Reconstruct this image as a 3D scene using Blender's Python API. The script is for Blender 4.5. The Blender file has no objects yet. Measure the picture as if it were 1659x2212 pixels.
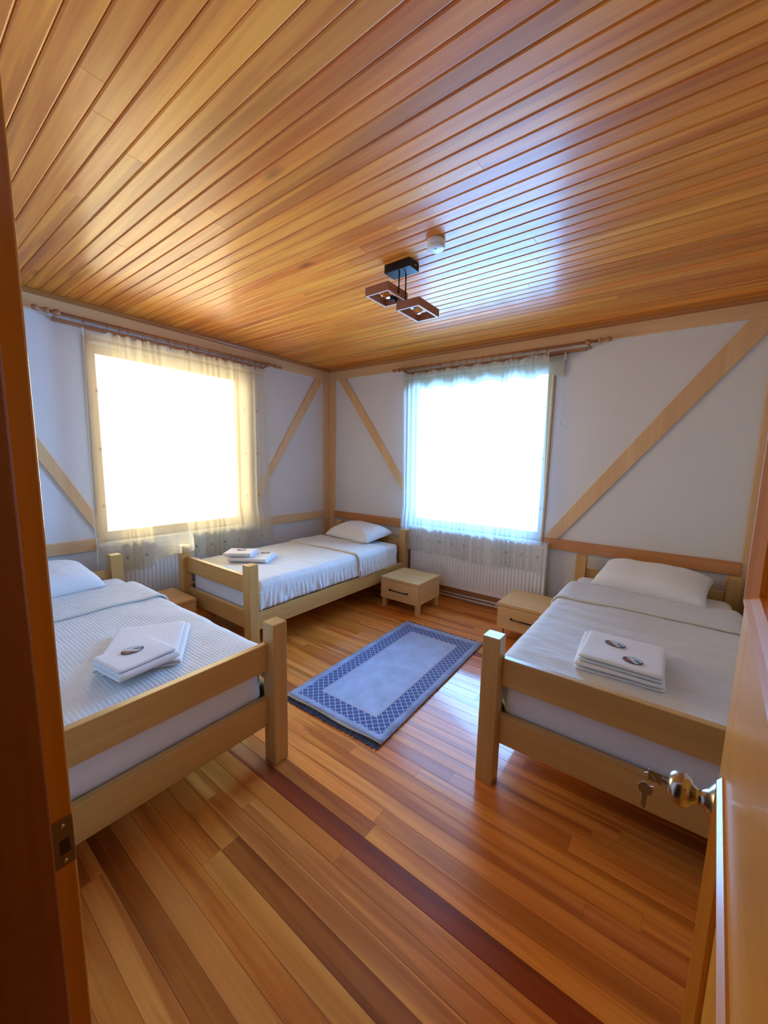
import bpy, bmesh, math, random
from mathutils import Vector, Matrix, noise

# ------------------------------------------------------------------ camera, world, light, exposure
S = bpy.context.scene
COL = S.collection
cam_data = bpy.data.cameras.new('camera')
cam = bpy.data.objects.new('camera', cam_data)
COL.objects.link(cam)
RT = Vector((0.79787182, 0.60249287, 0.02007221))
UP = Vector((-0.09553099, 0.09349389, 0.9910261))
FW = Vector((-0.59520953, 0.79262932, -0.13215288))
m = Matrix((RT, UP, -FW)).transposed().to_4x4()
m.translation = Vector((3.69003, -3.69295, 1.46017))
cam.matrix_world = m
cam_data.sensor_fit = 'HORIZONTAL'
cam_data.sensor_width = 36.0
cam_data.lens = 839.98 / 1659 * 36.0
cam_data.clip_start = 0.02
S.camera = cam

S.view_settings.view_transform = 'Standard'
S.view_settings.look = 'None'
S.view_settings.gamma = 1.0
S.view_settings.use_curve_mapping = False
S.view_settings.exposure = -1.33
S.cycles.use_denoising = True
S.cycles.max_bounces = 8
S.cycles.diffuse_bounces = 4
S.cycles.glossy_bounces = 3
S.cycles.transmission_bounces = 4
S.cycles.transparent_max_bounces = 10
S.cycles.caustics_reflective = False
S.cycles.caustics_refractive = False
S.cycles.use_adaptive_sampling = True
S.cycles.adaptive_threshold = 0.06
S.cycles.adaptive_min_samples = 16
S.cycles.sample_clamp_indirect = 6.0

world = bpy.data.worlds.new('sky')
S.world = world
world.use_nodes = True
wb = world.node_tree.nodes['Background']
wb.inputs[0].default_value = (0.62, 0.78, 1.0, 1)
wb.inputs[1].default_value = 6.0


def area(name, loc, rot, sx, sy, power, color):
    d = bpy.data.lights.new(name, 'AREA')
    d.shape = 'RECTANGLE'
    d.size, d.size_y = sx, sy
    d.energy = power
    d.color = color
    o = bpy.data.objects.new(name, d)
    o.location = loc
    o.rotation_euler = rot
    COL.objects.link(o)
    return o


# daylight standing outside the two windows: sunlit warm ground beyond one, blue sky beyond the other
area('daylight_side', (-0.42, -1.87, 1.55), (0, -math.pi / 2, 0), 2.0, 1.9, 370, (1.0, 0.82, 0.46))
area('daylight_back', (2.0, 0.42, 1.55), (-math.pi / 2, 0, 0), 2.0, 2.0, 1350, (0.17, 0.48, 1.0))

PI = math.pi
R0 = random.Random(7)

# ------------------------------------------------------------------ node helpers and materials


class NT:
    def __init__(self, name):
        self.m = bpy.data.materials.new(name)
        self.m.use_nodes = True
        self.t = self.m.node_tree
        self.n = self.t.nodes
        self.bsdf = self.n['Principled BSDF']
        self.out = self.n['Material Output']

    def new(self, typ, **kw):
        n = self.n.new(typ)
        for k, v in kw.items():
            setattr(n, k, v)
        return n

    def link(self, a, b):
        self.t.links.new(a, b)

    def math(self, op, a, b=None, c=None):
        n = self.new('ShaderNodeMath', operation=op)
        for i, x in enumerate((a, b, c)):
            if x is None:
                continue
            if isinstance(x, (int, float)):
                n.inputs[i].default_value = x
            else:
                self.link(x, n.inputs[i])
        return n.outputs[0]

    def mix(self, f, a, b, typ='MIX'):
        n = self.new('ShaderNodeMix', data_type='RGBA', blend_type=typ)
        for s, x in ((n.inputs[0], f), (n.inputs[6], a), (n.inputs[7], b)):
            if isinstance(x, (int, float)):
                s.default_value = x
            elif isinstance(x, tuple):
                s.default_value = x + (1,) if len(x) == 3 else x
            else:
                self.link(x, s)
        return n.outputs[2]

    def ramp(self, f, p0, p1, c0=(0, 0, 0), c1=(1, 1, 1)):
        n = self.new('ShaderNodeValToRGB')
        e = n.color_ramp.elements
        e[0].position, e[1].position = p0, p1
        e[0].color, e[1].color = c0 + (1,), c1 + (1,)
        self.link(f, n.inputs[0])
        return n.outputs[0]

    def coords(self, scale=(1, 1, 1), rot=(0, 0, 0), kind='Object'):
        tc = self.new('ShaderNodeTexCoord')
        mp = self.new('ShaderNodeMapping')
        mp.inputs['Scale'].default_value = scale
        mp.inputs['Rotation'].default_value = rot
        self.link(tc.outputs[kind], mp.inputs[0])
        return mp.outputs[0]

    def noise(self, vec, scale=1.0, detail=4, rough=0.55, w=None, dist=0.0):
        n = self.new('ShaderNodeTexNoise')
        if w is not None:
            n.noise_dimensions = '4D'
            self.link(w, n.inputs['W'])
        n.inputs['Scale'].default_value = scale
        n.inputs['Detail'].default_value = detail
        n.inputs['Roughness'].default_value = rough
        n.inputs['Distortion'].default_value = dist
        self.link(vec, n.inputs['Vector'])
        return n.outputs[0]

    def bump(self, h, strength=0.2, dist=0.01):
        b = self.new('ShaderNodeBump')
        b.inputs['Strength'].default_value = strength
        b.inputs['Distance'].default_value = dist
        self.link(h, b.inputs['Height'])
        self.link(b.outputs[0], self.bsdf.inputs['Normal'])
        return b

    def set(self, **kw):
        for k, v in kw.items():
            s = self.bsdf.inputs[k]
            if isinstance(v, (int, float, tuple)):
                s.default_value = v + (1,) if isinstance(v, tuple) and len(v) == 3 else v
            else:
                self.link(v, s)


def plain(name, color, rough=0.5, metal=0.0, **kw):
    t = NT(name)
    t.set(**{'Base Color': color, 'Roughness': rough, 'Metallic': metal})
    t.set(**kw)
    return t.m


def wood(name, light, dark, axis, rough=0.4, coat=0.0, coat_rough=0.1, knots=True, contrast=1.0, spec=0.5, heart=0.0, knot=0.80):
    t = NT(name)
    lo, hi = 0.9, 26.0
    sc = [hi] * 3
    sc['xyz'.index(axis)] = lo
    info = t.new('ShaderNodeObjectInfo')
    w = t.math('MULTIPLY', info.outputs['Random'], 37.0)
    g = t.noise(t.coords(tuple(sc)), 1.0, 4, 0.62, w, 0.6)
    sc2 = [5.5] * 3
    sc2['xyz'.index(axis)] = 0.7
    b = t.noise(t.coords(tuple(sc2)), 1.0, 2, 0.5, w, 0.3)
    f = t.math('ADD', t.math('MULTIPLY', g, 0.55), t.math('MULTIPLY', b, 0.45))
    f = t.ramp(f, 0.5 - 0.17 / contrast, 0.5 + 0.17 / contrast)
    c = t.mix(f, dark, light)
    if heart:
        sh = [15.0] * 3
        sh['xyz'.index(axis)] = 0.55
        hn = t.noise(t.coords(tuple(sh)), 1.0, 3, 0.45, w, 0.5)
        c = t.mix(t.math('MULTIPLY', t.ramp(hn, 0.53, 0.60), heart), c, tuple(d * k for d, k in zip(dark, (0.62, 0.50, 0.42))))
    if knots:
        sk = [7.0] * 3
        sk['xyz'.index(axis)] = 2.6
        v = t.new('ShaderNodeTexVoronoi')
        v.voronoi_dimensions = '4D'
        t.link(t.coords(tuple(sk)), v.inputs['Vector'])
        t.link(w, v.inputs['W'])
        v.inputs['Scale'].default_value = 1.0
        d = t.ramp(v.outputs['Distance'], 0.06, 0.22, (1, 1, 1), (0, 0, 0))
        sep = t.new('ShaderNodeSeparateColor')
        t.link(v.outputs['Color'], sep.inputs[0])
        k = t.math('MULTIPLY', d, t.math('GREATER_THAN', sep.outputs[0], knot))
        k = t.math('MULTIPLY', k, 0.75)
        c = t.mix(k, c, tuple(x * 0.35 for x in dark))
    c = t.mix(1.0, c, info.outputs['Color'], 'MULTIPLY')
    t.set(**{'Base Color': c, 'Roughness': rough, 'Coat Weight': coat, 'Coat Roughness': coat_rough,
             'Specular IOR Level': spec})
    return t.m


def wood3(name, light, dark, **kw):
    return {a: wood(name + '_' + a, light, dark, a, **kw) for a in 'xyz'}


PINE = wood3('lacquered_pine', (0.66, 0.38, 0.115), (0.48, 0.235, 0.055), rough=0.40, coat=0.2, coat_rough=0.2)
TIMBER = wood3('wall_timber', (0.82, 0.52, 0.26), (0.68, 0.39, 0.17), rough=0.5)
RAIL = wood3('stained_rail', (0.66, 0.28, 0.085), (0.48, 0.18, 0.048), rough=0.35, coat=0.3)
BEECH = wood3('beech_veneer', (0.78, 0.49, 0.20), (0.66, 0.37, 0.13), rough=0.42, knots=False, contrast=0.7)
CEIL = wood('ceiling_pine', (0.95, 0.355, 0.038), (0.66, 0.165, 0.012), 'x', rough=0.45, coat=0.30, coat_rough=0.20, contrast=1.5, spec=0.3, heart=0.45, knot=0.70)
FLOORW = wood('floor_pine', (0.92, 0.345, 0.055), (0.62, 0.170, 0.020), 'x', spec=0.3, rough=0.38, coat=0.8, coat_rough=0.085, contrast=1.5, heart=0.6)
CROWN = wood3('crown_pine', (0.50, 0.19, 0.045), (0.34, 0.11, 0.025), rough=0.3, coat=0.5, knots=False)
DOORW = wood3('varnished_door', (0.74, 0.29, 0.016), (0.58, 0.19, 0.007), rough=0.42, coat=0.5, coat_rough=0.15, knots=False, spec=0.4)
JAMB_SHADE = wood3('shaded_jamb', (0.36, 0.09, 0.012), (0.22, 0.045, 0.006), rough=0.28, coat=0.4, knots=False)  # frame varnish made darker: the unlit near side's shade is in the colour
RODW = wood3('rod_beech', (0.46, 0.21, 0.09), (0.36, 0.14, 0.06), rough=0.35, knots=False)
LAMPW = wood3('lamp_wood', (0.42, 0.17, 0.095), (0.33, 0.12, 0.065), rough=0.45, knots=False)
WINW = wood3('window_wood', (0.60, 0.33, 0.11), (0.46, 0.22, 0.06), rough=0.35, coat=0.3)

t = NT('white_plaster')
n = t.noise(t.coords((1, 1, 1)), 90, 5, 0.6)
n2 = t.noise(t.coords((1, 1, 1)), 1.6, 2, 0.5)
t.set(**{'Base Color': t.mix(n2, (0.74, 0.725, 0.715), (0.80, 0.785, 0.775)), 'Roughness': 0.85})
t.bump(n, 0.25, 0.003)
PLASTER = t.m

WHITE_PAINT = plain('white_enamel', (0.82, 0.82, 0.82), 0.3)
WHITE_PLASTIC = plain('white_plastic', (0.84, 0.84, 0.84), 0.4)
BLACK = plain('black_metal', (0.012, 0.013, 0.016), 0.35, 0.3)
BRASS = plain('brushed_nickel', (0.50, 0.44, 0.36), 0.22, 1.0)
STEEL = plain('steel', (0.62, 0.60, 0.58), 0.25, 1.0)
OLDBRASS = plain('aged_brass_plate', (0.24, 0.15, 0.08), 0.5, 0.7)
HOLE_SHADE = plain('latch_hole_shade', (0.05, 0.025, 0.012), 0.7)  # near-black colour stands for the shade inside the latch hole
CHARCOAL = plain('dark_fringe', (0.035, 0.045, 0.085), 0.9)
SOCKET = plain('socket_black', (0.02, 0.03, 0.05), 0.3, 0.2)
FILAMENT = plain('filament', (0.85, 0.45, 0.10), 0.4)
HALL = plain('hallway_paint', (0.55, 0.50, 0.42), 0.8)
DARKGAP = plain('subfloor', (0.10, 0.04, 0.015), 0.8)

t = NT('window_glass')
tr = t.new('ShaderNodeBsdfTransparent')
gl = t.new('ShaderNodeBsdfGlossy')
gl.inputs['Roughness'].default_value = 0.02
fr = t.new('ShaderNodeFresnel')
mx = t.new('ShaderNodeMixShader')
t.link(fr.outputs[0], mx.inputs[0])
t.link(tr.outputs[0], mx.inputs[1])
t.link(gl.outputs[0], mx.inputs[2])
t.link(mx.outputs[0], t.out.inputs[0])
GLASS = t.m


def linen(name, col, stripes=None, wr=0.35, wscale=9.0):
    t = NT(name)
    co = t.coords()
    a = t.noise(t.coords((1.0, 3.0, 1.0)), wscale, 5, 0.6, dist=0.4)
    w = t.noise(co, 260, 2, 0.5)
    h = t.math('ADD', t.math('MULTIPLY', a, wr), t.math('MULTIPLY', w, 0.05))
    if stripes:
        wv = t.new('ShaderNodeTexWave', wave_type='BANDS', bands_direction=stripes[0])
        wv.inputs['Scale'].default_value = stripes[1]
        wv.inputs['Distortion'].default_value = 0.6
        wv.inputs['Detail Scale'].default_value = 2.0
        t.link(co, wv.inputs['Vector'])
        h = t.math('ADD', h, t.math('MULTIPLY', wv.outputs['Fac'], stripes[2]))
    t.set(**{'Base Color': col, 'Roughness': 0.9, 'Sheen Weight': 0.15})
    t.bump(h, 0.6, 0.012)
    return t.m


SHEET = linen('white_cotton', (0.80, 0.79, 0.80), None, 0.5, 7.0)
PILLOWC = linen('pillow_cotton', (0.84, 0.83, 0.83), None, 0.45, 6.0)
COVER_STRIPED = linen('pique_cotton', (0.74, 0.74, 0.73), ('X', 20.0, 0.13), 0.55)
COVER_PLAIN = linen('crumpled_linen', (0.70, 0.71, 0.73), ('Y', 14.0, 0.06), 0.9, 6.0)
TOWEL = linen('terry_cotton', (0.84, 0.82, 0.82), None, 0.25, 30.0)
PIPING = plain('cream_piping', (0.72, 0.70, 0.62), 0.9)


def sheer(name, tint, base):
    """net curtain: woven see-through cloth, denser header and lace hem, small sprigs in rows"""
    t = NT(name)
    uv = t.new('ShaderNodeUVMap')
    sp = t.new('ShaderNodeSeparateXYZ')
    t.link(uv.outputs[0], sp.inputs[0])
    u, v = sp.outputs[0], sp.outputs[1]
    fine = t.noise(uv.outputs[0], 55, 3, 0.6)
    lace = t.math('MULTIPLY', t.ramp(v, 0.0, 0.42, (1, 1, 1), (0, 0, 0)), t.math('ADD', t.math('MULTIPLY', fine, 0.9), -0.08))
    head = t.ramp(v, 1.80, 1.81)
    n1 = t.new('ShaderNodeMapRange')
    t.link(v, n1.inputs[0])
    n1.inputs[1].default_value, n1.inputs[2].default_value = 1.80, 1.83
    # sprigs: a grid of small six petal flowers
    pu, pv = 0.19, 0.44
    fu = t.math('SUBTRACT', t.math('FRACT', t.math('DIVIDE', u, pu)), 0.5)
    fv = t.math('SUBTRACT', t.math('FRACT', t.math('DIVIDE', t.math('ADD', v, 0.10), pv)), 0.5)
    du, dv = t.math('MULTIPLY', fu, pu), t.math('MULTIPLY', fv, pv)
    r = t.math('SQRT', t.math('ADD', t.math('MULTIPLY', du, du), t.math('MULTIPLY', dv, dv)))
    an = t.math('ARCTAN2', dv, du)
    pet = t.math('ADD', 0.011, t.math('MULTIPLY', t.math('COSINE', t.math('MULTIPLY', an, 6.0)), 0.006))
    fl = t.math('LESS_THAN', r, pet)
    op = t.math('ADD', base, t.math('MULTIPLY', lace, 0.7))
    op = t.math('MAXIMUM', op, t.math('MULTIPLY', n1.outputs[0], 0.80))
    op = t.math('MAXIMUM', op, t.math('MULTIPLY', fl, 0.85))
    op = t.math('MINIMUM', op, 0.97)
    colr = t.mix(fl, tint, (0.36, 0.33, 0.27))
    df = t.new('ShaderNodeBsdfDiffuse')
    tl = t.new('ShaderNodeBsdfTranslucent')
    t.link(colr, df.inputs[0])
    t.link(colr, tl.inputs[0])
    m1 = t.new('ShaderNodeMixShader')
    m1.inputs[0].default_value = 0.62
    t.link(df.outputs[0], m1.inputs[1])
    t.link(tl.outputs[0], m1.inputs[2])
    tr = t.new('ShaderNodeBsdfTransparent')
    m2 = t.new('ShaderNodeMixShader')
    t.link(op, m2.inputs[0])
    t.link(tr.outputs[0], m2.inputs[1])
    t.link(m1.outputs[0], m2.inputs[2])
    t.link(m2.outputs[0], t.out.inputs[0])
    return t.m


SHEER_CREAM = sheer('cream_net', (0.88, 0.85, 0.70), 0.52)
SHEER_WHITE = sheer('white_net', (0.88, 0.90, 0.90), 0.48)

t = NT('blind_fabric')
df, tl, mx = t.new('ShaderNodeBsdfDiffuse'), t.new('ShaderNodeBsdfTranslucent'), t.new('ShaderNodeMixShader')
for q in (df, tl):
    q.inputs[0].default_value = (0.74, 0.70, 0.55, 1)
mx.inputs[0].default_value = 0.35
t.link(df.outputs[0], mx.inputs[1])
t.link(tl.outputs[0], mx.inputs[2])
t.link(mx.outputs[0], t.out.inputs[0])
BLIND = t.m


def rug_material():
    t = NT('woven_rug')
    tc = t.new('ShaderNodeTexCoord')
    sp = t.new('ShaderNodeSeparateXYZ')
    t.link(tc.outputs['Object'], sp.inputs[0])
    x, y = sp.outputs[0], sp.outputs[1]
    ax, ay = t.math('ABSOLUTE', x), t.math('ABSOLUTE', y)
    ex, ey = t.math('SUBTRACT', 0.36, ax), t.math('SUBTRACT', 0.70, ay)
    e = t.math('MINIMUM', ex, t.math('SUBTRACT', ey, 0.012))
    wob = t.math('MULTIPLY', t.math('SUBTRACT', t.noise(tc.outputs['Object'], 14, 4, 0.7), 0.5), 0.03)
    p = 0.046
    a = t.math('ABSOLUTE', t.math('SUBTRACT', t.math('FRACT', t.math('DIVIDE', t.math('ADD', x, y), p)), 0.5))
    b = t.math('ABSOLUTE', t.math('SUBTRACT', t.math('FRACT', t.math('DIVIDE', t.math('SUBTRACT', x, y), p)), 0.5))
    line = t.math('GREATER_THAN', t.math('MAXIMUM', a, b), 0.39)
    dot = t.math('LESS_THAN', t.math('MAXIMUM', a, b), 0.13)
    pale = (0.36, 0.45, 0.71)
    navy = (0.028, 0.055, 0.22)
    lat = t.mix(line, navy, (0.30, 0.37, 0.58))
    lat = t.mix(t.math('MULTIPLY', dot, 0.7), lat, (0.16, 0.20, 0.36))
    mott = t.noise(tc.outputs['Object'], 7, 6, 0.65)
    fld = t.mix(t.ramp(mott, 0.35, 0.7), (0.44, 0.55, 0.82), (0.32, 0.40, 0.60))
    edge = t.mix(t.ramp(mott, 0.4, 0.6), pale, (0.28, 0.33, 0.50))
    c = t.mix(t.math('GREATER_THAN', t.math('ADD', e, wob), 0.045), edge, lat)
    c = t.mix(t.math('GREATER_THAN', e, 0.145), c, (0.47, 0.43, 0.54))
    c = t.mix(t.math('GREATER_THAN', e, 0.157), c, pale)
    c = t.mix(t.math('GREATER_THAN', e, 0.165), c, fld)
    c = t.mix(t.math('LESS_THAN', ey, 0.010), c, (0.72, 0.76, 0.86))
    t.set(**{'Base Color': c, 'Roughness': 0.95, 'Sheen Weight': 0.2})
    t.bump(t.noise(tc.outputs['Object'], 420, 2, 0.5), 0.3, 0.003)
    return t.m


RUG = rug_material()

# ------------------------------------------------------------------ object helpers


def link_mesh(name, bm, mats, parent=None, smooth=False, kind=None, label=None):
    me = bpy.data.meshes.new(name)
    bmesh.ops.recalc_face_normals(bm, faces=bm.faces)
    if smooth:
        for f in bm.faces:
            f.smooth = True
    bm.to_mesh(me)
    bm.free()
    for mm in (mats if isinstance(mats, (list, tuple)) else [mats]):
        me.materials.append(mm)
    o = bpy.data.objects.new(name, me)
    COL.objects.link(o)
    if parent is not None:
        o.parent = parent
    if kind:
        o['kind'] = kind
    if label:
        o['label'] = label
    return o


def empty(name, loc=(0, 0, 0), rz=0.0, parent=None):
    o = bpy.data.objects.new(name, None)
    o.empty_display_size = 0.1
    o.location = loc
    o.rotation_euler = (0, 0, rz)
    COL.objects.link(o)
    if parent is not None:
        o.parent = parent
    return o


def tag(o, label, cat, group=None):
    o['label'] = label
    o['category'] = cat
    if group:
        o['group'] = group
    return o


def struct(o):
    o['kind'] = 'structure'
    return o


def add_box(bm, x0, x1, y0, y1, z0, z1, bev=0.0, seg=2):
    vs = [bm.verts.new(p) for p in ((x0, y0, z0), (x1, y0, z0), (x1, y1, z0), (x0, y1, z0),
                                    (x0, y0, z1), (x1, y0, z1), (x1, y1, z1), (x0, y1, z1))]
    fs = [bm.faces.new([vs[i] for i in q]) for q in ((0, 3, 2, 1), (4, 5, 6, 7), (0, 1, 5, 4), (1, 2, 6, 5), (2, 3, 7, 6), (3, 0, 4, 7))]
    if bev > 0:
        es = list({e for f in fs for e in f.edges})
        bmesh.ops.bevel(bm, geom=es, offset=bev, segments=seg, affect='EDGES', profile=0.5)


def long_axis(a, b, c):
    return 'xyz'[max(range(3), key=lambda i: (a, b, c)[i])]


def box(name, x0, x1, y0, y1, z0, z1, mat, parent=None, bev=0.003, seg=2, **kw):
    x0, x1 = min(x0, x1), max(x0, x1)
    y0, y1 = min(y0, y1), max(y0, y1)
    z0, z1 = min(z0, z1), max(z0, z1)
    bm = bmesh.new()
    add_box(bm, x0, x1, y0, y1, z0, z1, bev, seg)
    if isinstance(mat, dict):
        mat = mat[long_axis(x1 - x0, y1 - y0, z1 - z0)]
    return link_mesh(name, bm, mat, parent, **kw)


def prism(name, pts, axis, a, b, mat, parent=None, bev=0.0, **kw):
    """extrude a polygon; pts are in the plane normal to axis ('x': (y,z), 'y': (x,z), 'z': (x,y))"""
    bm = bmesh.new()

    def at(p, h):
        return {'x': (h, p[0], p[1]), 'y': (p[0], h, p[1]), 'z': (p[0], p[1], h)}[axis]
    lo = [bm.verts.new(at(p, a)) for p in pts]
    hi = [bm.verts.new(at(p, b)) for p in pts]
    n = len(pts)
    bm.faces.new(lo)
    bm.faces.new(hi[::-1])
    for i in range(n):
        bm.faces.new((lo[i], lo[(i + 1) % n], hi[(i + 1) % n], hi[i]))
    if bev:
        bmesh.ops.bevel(bm, geom=list(bm.edges), offset=bev, segments=1, affect='EDGES')
    return link_mesh(name, bm, mat, parent, **kw)


def add_lathe(bm, prof, origin, axis='z', n=20, flip=1):
    """surface of revolution: prof = [(r, h)] along axis from origin"""
    rings = []
    o = Vector(origin)
    for r, h in prof:
        ring = []
        for k in range(n):
            a = 2 * PI * k / n
            c, s = r * math.cos(a), r * math.sin(a)
            h2 = h * flip
            p = {'z': (c, s, h2), 'x': (h2, c, s), 'y': (c, h2, s)}[axis]
            ring.append(bm.verts.new(o + Vector(p)))
        rings.append(ring)
    for i in range(len(rings) - 1):
        for k in range(n):
            bm.faces.new((rings[i][k], rings[i][(k + 1) % n], rings[i + 1][(k + 1) % n], rings[i + 1][k]))
    if prof[0][0] > 1e-5:
        bm.faces.new(rings[0][::-1])
    if prof[-1][0] > 1e-5:
        bm.faces.new(rings[-1])


def lathe(name, prof, origin, axis, mat, parent=None, n=20, flip=1, **kw):
    bm = bmesh.new()
    add_lathe(bm, prof, origin, axis, n, flip)
    bmesh.ops.remove_doubles(bm, verts=bm.verts, dist=1e-6)
    return link_mesh(name, bm, mat, parent, smooth=kw.pop('smooth', True), **kw)


def add_tube(bm, pts, r, n=8, closed=False):
    pts = [Vector(p) for p in pts]
    rings = []
    L = len(pts)
    for i, p in enumerate(pts):
        if closed:
            d = pts[(i + 1) % L] - pts[(i - 1) % L]
        else:
            d = pts[min(i + 1, L - 1)] - pts[max(i - 1, 0)]
        d.normalize()
        ref = Vector((0, 0, 1)) if abs(d.z) < 0.9 else Vector((1, 0, 0))
        a = d.cross(ref).normalized()
        b = d.cross(a)
        rings.append([bm.verts.new(p + (a * math.cos(2 * PI * k / n) + b * math.sin(2 * PI * k / n)) * r) for k in range(n)])
    for i in range(L if closed else L - 1):
        A, B = rings[i], rings[(i + 1) % L]
        for k in range(n):
            bm.faces.new((A[k], A[(k + 1) % n], B[(k + 1) % n], B[k]))
    if not closed:
        bm.faces.new(rings[0][::-1])
        bm.faces.new(rings[-1])


def tube(name, pts, r, mat, parent=None, n=8, closed=False, **kw):
    bm = bmesh.new()
    add_tube(bm, pts, r, n, closed)
    return link_mesh(name, bm, mat, parent, smooth=True, **kw)


def copy_tree(o, parent=None):
    c = o.copy()
    COL.objects.link(c)
    if parent is not None:
        c.parent = parent
    for ch in [q for q in list(COL.objects) if q.parent == o]:
        copy_tree(ch, c)
    return c


def smoothstep(a, b, x):
    t_ = max(0.0, min(1.0, (x - a) / (b - a)))
    return t_ * t_ * (3 - 2 * t_)


# ------------------------------------------------------------------ the room
XR, YN, HC = 4.20, -3.62, 2.58          # right wall, door wall, ceiling
TW = 0.26                               # wall thickness
W1 = (-2.58, -1.22, 0.75, 2.32)         # side window: y0 y1 z0 z1
W2 = (1.24, 2.735, 0.745, 2.33)           # back window: x0 x1 z0 z1
DX0, DX1, DZ = 3.03, 3.765, 2.06        # doorway


def wall_boxes(name, boxes):
    bm = bmesh.new()
    for b in boxes:
        add_box(bm, *b)
    return struct(link_mesh(name, bm, PLASTER))


wall_boxes('wall_left', [(-TW, 0, YN - 0.2, W1[0], 0, HC + 0.1), (-TW, 0, W1[1], TW, 0, HC + 0.1),
                         (-TW, 0, W1[0], W1[1], 0, W1[2]), (-TW, 0, W1[0], W1[1], W1[3], HC + 0.1)])
wall_boxes('wall_back', [(0, W2[0], 0, TW, 0, HC + 0.1), (W2[1], XR + 0.2, 0, TW, 0, HC + 0.1),
                         (W2[0], W2[1], 0, TW, 0, W2[2]), (W2[0], W2[1], 0, TW, W2[3], HC + 0.1)])
wall_boxes('wall_right', [(XR, XR + 0.2, YN - 0.2, 0, 0, HC + 0.1)])
wall_boxes('wall_front', [(0, DX0 - 0.03, YN - 0.2, YN, 0, HC + 0.1), (DX1 + 0.03, XR, YN - 0.2, YN, 0, HC + 0.1),
                          (DX0 - 0.03, DX1 + 0.03, YN - 0.2, YN, DZ + 0.03, HC + 0.1)])
# hallway behind the doorway
hall = empty('hallway')
struct(hall)
box('hall_floor', 1.6, 5.2, -6.2, YN - 0.2, -0.1, 0, FLOORW, hall, 0)
box('hall_ceiling', 1.6, 5.2, -6.2, YN - 0.2, HC, HC + 0.1, HALL, hall, 0)
box('hall_end', 1.5, 5.3, -6.3, -6.2, -0.1, HC + 0.1, HALL, hall, 0)
box('hall_side', 1.5, 1.6, -6.2, YN - 0.2, -0.1, HC + 0.1, HALL, hall, 0)
box('hall_side', 5.2, 5.3, -6.2, YN - 0.2, -0.1, HC + 0.1, HALL, hall, 0)
box('hall_partition', XR + 0.2, 5.3, YN - 0.2, YN - 0.1, -0.1, HC + 0.1, HALL, hall, 0)

# floor: subfloor slab + planks running along x
fl = struct(box('floor', -0.02, XR + 0.02, YN - 0.22, 0.02, -0.12, -0.013, DARKGAP, None, 0))
FT = {'pale': (1.07, 1.03, 1.18, 1), 'mid': (1.0, 1.0, 1.0, 1), 'warm': (0.92, 0.78, 0.66, 1), 'brown': (0.58, 0.44, 0.38, 1),
      'red': (0.36, 0.15, 0.17, 1)}
pitch = 0.0735
y = -2.657
rows = []
k0 = math.ceil((0.0 - y) / pitch)
for k in range(-20, k0 + 1):
    rows.append((k, y + k * pitch))
rf = random.Random(21)
for k, ya in rows:
    y0, y1 = max(ya - pitch, YN - 0.2), min(ya, 0.0)
    if y1 - y0 < 0.01:
        continue
    x = 0.0
    first = True
    while x < XR - 0.01:
        if k == 0:
            L = 4.3
        else:
            L = rf.uniform(0.5, 2.4)
            if first:
                L *= rf.uniform(0.3, 1)
        x1 = min(XR, x + L)
        if XR - x1 < 0.25:
            x1 = XR
        o = None
        bm = bmesh.new()
        gp = 0.0003
        # plank: flat top with eased long edges
        prof = [(y0 + gp, -0.013), (y1 - gp, -0.013), (y1 - gp, -0.0009), (y1 - gp - 0.0009, 0.0), (y0 + gp + 0.0009, 0.0), (y0 + gp, -0.0009)]
        A = [bm.verts.new((x + gp, p[0], p[1])) for p in prof]
        B = [bm.verts.new((x1 - gp, p[0], p[1])) for p in prof]
        bm.faces.new(A)
        bm.faces.new(B[::-1])
        for i in range(6):
            bm.faces.new((A[i], A[(i + 1) % 6], B[(i + 1) % 6], B[i]))
        o = link_mesh('plank', bm, FLOORW, fl)
        r = rf.random()
        c = FT['red'] if k == 0 else FT['pale'] if r < 0.40 else FT['mid'] if r < 0.74 else FT['warm'] if r < 0.90 else FT['brown'] if r < 0.985 else FT['red']
        j = rf.uniform(0.92, 1.08)
        o.color = (c[0] * j, c[1] * j, c[2] * j, 1)
        x = x1
        first = False

# ceiling: slab + tongue-and-groove boards running along x
ce = struct(box('ceiling', -0.02, XR + 0.02, YN - 0.02, 0.02, HC + 0.012, HC + 0.14, DARKGAP, None, 0))
rc = random.Random(5)
cp = 0.0714
nb = int(-YN / cp) + 1
for k in range(nb):
    y1 = -k * cp
    y0 = max(y1 - cp, YN)
    if y1 - y0 < 0.02:
        continue
    cuts = [0.0] + ([rc.uniform(0.8, 3.4)] if rc.random() < 0.6 else []) + [XR]
    for a, b in zip(cuts, cuts[1:]):
        bm = bmesh.new()
        gp, ch = 0.0008, 0.0055
        top, bot = HC + 0.013, HC + rc.uniform(-0.0006, 0.0006)
        prof = [(y0 + gp, top), (y0 + gp, bot + 0.0042), (y0 + gp + ch * 0.45, bot + 0.0014), (y0 + gp + ch, bot),
                (y1 - gp - ch, bot), (y1 - gp - ch * 0.45, bot + 0.0014), (y1 - gp, bot + 0.0042), (y1 - gp, top)]
        A = [bm.verts.new((a + 0.0006, p[0], p[1])) for p in prof]
        B = [bm.verts.new((b - 0.0006, p[0], p[1])) for p in prof]
        bm.faces.new(A)
        bm.faces.new(B[::-1])
        for i in range(8):
            bm.faces.new((A[i], A[(i + 1) % 8], B[(i + 1) % 8], B[i]))
        o = link_mesh('board', bm, CEIL, ce)
        j = rc.uniform(0.86, 1.12)
        wv = rc.uniform(-0.07, 0.07)
        o.color = (j, j * (1 + wv), j * (1 + 2 * wv), 1)

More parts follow.
